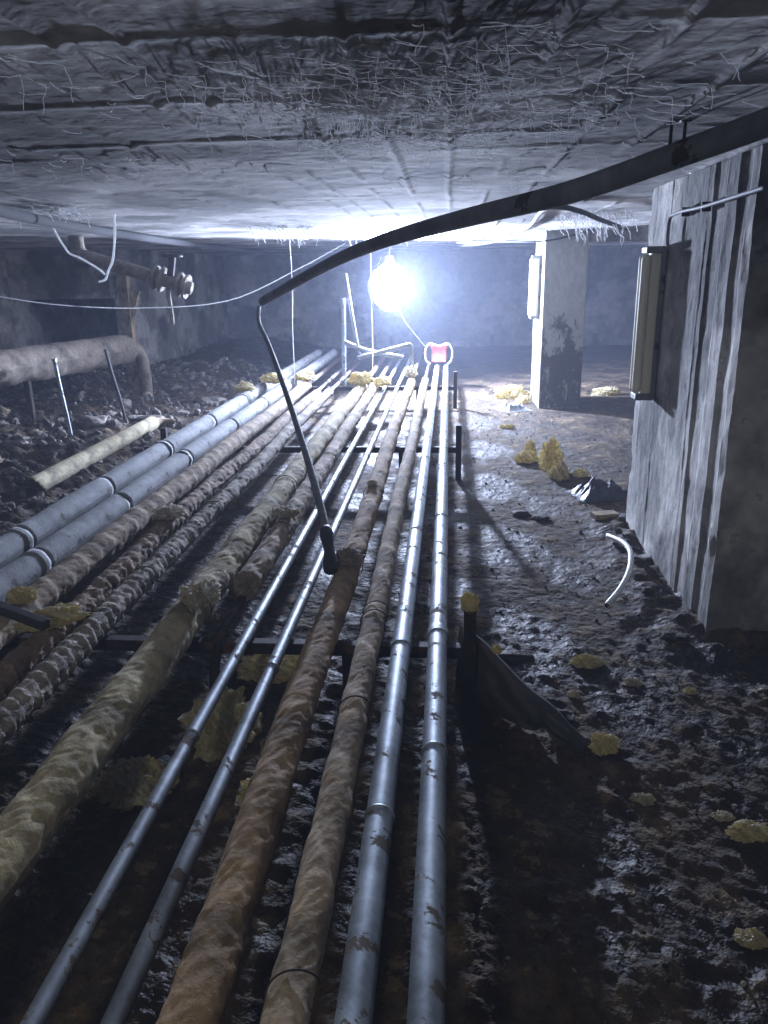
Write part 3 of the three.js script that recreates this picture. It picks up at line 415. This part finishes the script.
{ // tar paper hanging off the rack post and down to the dirt
  const top = new THREE.CatmullRomCurve3([V(0.05, 0.30, -2.62), V(0.12, 0.255, -2.6), V(0.20, 0.195, -2.54), V(0.30, 0.125, -2.46), V(0.40, 0.075, -2.38), V(0.478, 0.02, -2.32)]);
  const f = (u, v) => { const p = top.getPoint(u), by = lerp(0.0, 0.0, u), arch = 0.03 * Math.exp(-(((u - 0.72) / 0.04) ** 2)); const y = lerp(p.y, Math.min(p.y - 0.01, by + arch), v); return [p.x + 0.01 * n3(u * 5, v * 3, 1) - 0.02 * v, y, p.z + 0.05 * Math.sin(v * 1.9) + 0.012 * n3(u * 6, v * 4, 8), u * 0.5, v * 0.3]; };
  const a = sheet(range(0, 1, 60), range(0, 1, 20), f, true), b = sheet(range(0, 1, 60), range(0, 1, 20), (u, v) => { const q = f(u, v); q[2] -= 0.004; return q; });
  const lip = sheet(range(0, 1, 60), range(0, 1, 6), (u, v) => { const q = f(u, 0); return [q[0] + 0.006 * v, q[1] - 0.018 * v * v - 0.004 * v, q[2] - 0.045 * v * (0.6 + 0.6 * Math.sin(u * 3)), u * 0.5, v * 0.05]; });
  solo('tar_paper', mergeGeometries([a, b, lip]), M({ map: feltColor, color: rgb(0.15, 0.145, 0.145), roughness: 0.55 }), 'stiff strip of tar paper slumped from the near rack post to the floor', 'tar paper');
}
// ------------------------------------------------------------------ stones, crumbs, cobwebs
function rockGeo(seed) { const g = new THREE.IcosahedronGeometry(1, 2), p = g.attributes.position, v = V(0, 0, 0); for (let i = 0; i < p.count; i++) { v.fromBufferAttribute(p, i); v.multiplyScalar(1 + 0.55 * n3(v.x * 1.1 + seed, v.y * 1.1, v.z * 1.1) + 0.2 * n3(v.x * 2.6, v.y * 2.6 + seed, v.z * 2.6)); p.setXYZ(i, v.x, v.y * 0.7, v.z); } g.computeVertexNormals(); return g; }
const rocks = range(0, 5, 5).map(i => rockGeo(i * 7.7 + 2));
{
  const r = rng(77);
  const spots = [];
  for (let i = 0; i < 70; i++) {
    const x = -2.6 - r() * 2.2, z = -5.2 - r() * 4.2, s = 0.05 + r() * 0.09; if ((Math.abs(x + 3.0) < 0.22 && z > -8.2) || Math.abs(x + 4.1) < 0.3 && z < -7 || spots.some(p => Math.hypot(p[0] - x, p[1] - z) < p[2] * 1.6 + s * 1.6)) continue; spots.push([x, z, s]);
    const m = solo('rubble_stone', rocks[i % 6], i % 4 ? matStone : matBrown, 'broken stone in the dark rubble left of the pipes', 'stone', 'stones in the rubble heap'); m.position.set(x, ground(x, z) + s * 0.2, z); m.scale.set(s * (0.8 + r() * 0.7), s * (0.6 + r() * 0.5), s); m.rotation.y = r() * 6;
  }
  const q = new THREE.Matrix4(), e = new THREE.Euler(), qt = new THREE.Quaternion();
  const scatter = (name, label, n, mat, place) => { const im = new THREE.InstancedMesh(rocks[1], mat, n); im.name = numbered(name); im.castShadow = im.receiveShadow = true; for (let i = 0; i < n; i++) { const [x, z, s] = place(); e.set(r() * 6, r() * 6, r() * 6); qt.setFromEuler(e); q.compose(V(x, ground(x, z) + s * 0.15, z), qt, V(s, s * (0.5 + r() * 0.5), s)); im.setMatrixAt(i, q); } scene.add(im); tag(im, label, 'rubble', null, 'stuff'); };
  scatter('rubble', 'loose dark rubble covering the ground left of the pipes', 1700, matStone, () => [-2.35 - r() * 3.2, -3.6 - r() * 9.5, 0.015 + 0.065 * r() * r()]);
  scatter('earth_crumbs', 'small earth crumbs strewn over the path and under the rack', 900, matSoil, () => { const z = -0.8 - 9 * r(); return [-0.4 + 1.9 * r(), z, 0.003 + 0.010 * r() * r()]; });
  scatter('pale_crumbs', 'pale grit and wool crumbs strewn over the path', 170, matPaleWool, () => [0.15 + 0.95 * r(), -1.2 - 7.5 * r(), 0.004 + 0.011 * r() * r()]);
}
for (const [x, z, s, l] of [[0.42, -2.5, 0.05, 'flat earth clod behind the tar paper clump'], [0.62, -4.9, 0.06, 'flat earth clod in the middle of the path'], [0.5, -5.0, 0.07, 'thin mud slab on the path left of the clod'], [0.28, -2.95, 0.07, 'cracked earth clod behind the tar paper'], [0.98, -3.1, 0.05, 'lump of mortar at the near pillar foot'], [1.0, -3.6, 0.045, 'mortar crumb along the near pillar foot']]) { const m = solo('earth_clod', rocks[(x * 10 | 0) % 6], matSoil, l, 'clod'); m.position.set(x, ground(x, z) + s * 0.12, z); m.scale.set(s, s * 0.4, s * 0.8); }
{
  const r = rng(5), parts = [];
  const strand = (p, q, sag, w) => { const d = p.distanceTo(q), mid = [0.25, 0.5, 0.75].map(t => { const m = p.clone().lerp(q, t); m.y -= sag * 4 * t * (1 - t); m.x += (r() - 0.5) * d * 0.2; m.z += (r() - 0.5) * d * 0.35; return m; }); parts.push(new THREE.TubeGeometry(new THREE.CatmullRomCurve3([p, ...mid, q]), 8, w, 4, false)); };
  const patch = (cx, cz, rx, rz, n, w, hang = 0.02) => { for (let i = 0; i < n; i++) { const x = cx + (r() + r() - 1) * rx, z = cz + (r() + r() - 1) * rz, a = (r() - 0.5) * 0.9, l = 0.02 + 0.13 * r() * r(); const p = V(x, soffit(x, z) - 0.004, z), x2 = x + Math.cos(a) * l, z2 = z + Math.sin(a) * l * 0.5, q = V(x2, soffit(x2, z2) - 0.004 - r() * hang, z2); strand(p, q, 0.002 + r() * 0.004, w * (0.5 + r() * 0.7)); if (r() < 0.3) strand(q, V(x2 + (r() - 0.5) * 0.03, q.y - 0.02 - r() * 0.05, z2), 0, w * 0.6); } };
  patch(-0.12, -2.05, 0.42, 0.4, 170, 0.0011); patch(-0.05, -1.75, 0.5, 0.25, 90, 0.0009); patch(0.05, -2.5, 0.4, 0.35, 110, 0.0011); patch(-0.2, -2.75, 0.35, 0.2, 70, 0.0012); patch(-0.3, -2.25, 0.18, 0.06, 110, 0.0015); patch(-0.45, -2.2, 0.4, 0.5, 70, 0.0012); patch(0.45, -2.2, 0.4, 0.5, 50, 0.0013); patch(-0.8, -2.0, 0.5, 0.6, 40, 0.0012); patch(0.3, -3.6, 0.8, 0.8, 40, 0.0016); patch(-1.3, -3.2, 0.6, 0.5, 40, 0.0015); patch(1.1, -6.6, 0.3, 0.5, 60, 0.003, 0.2); patch(-2.5, -5.0, 0.3, 0.5, 40, 0.003, 0.06); patch(-1.5, -7.6, 0.5, 0.6, 60, 0.004, 0.12); patch(-0.8, -8.6, 0.5, 0.5, 40, 0.004, 0.15);
  solo('cobwebs', mergeGeometries(parts), matWeb, 'dusty white cobwebs clinging to the ceiling', 'cobwebs', null, 'stuff');
}
renderer.render(scene, camera);
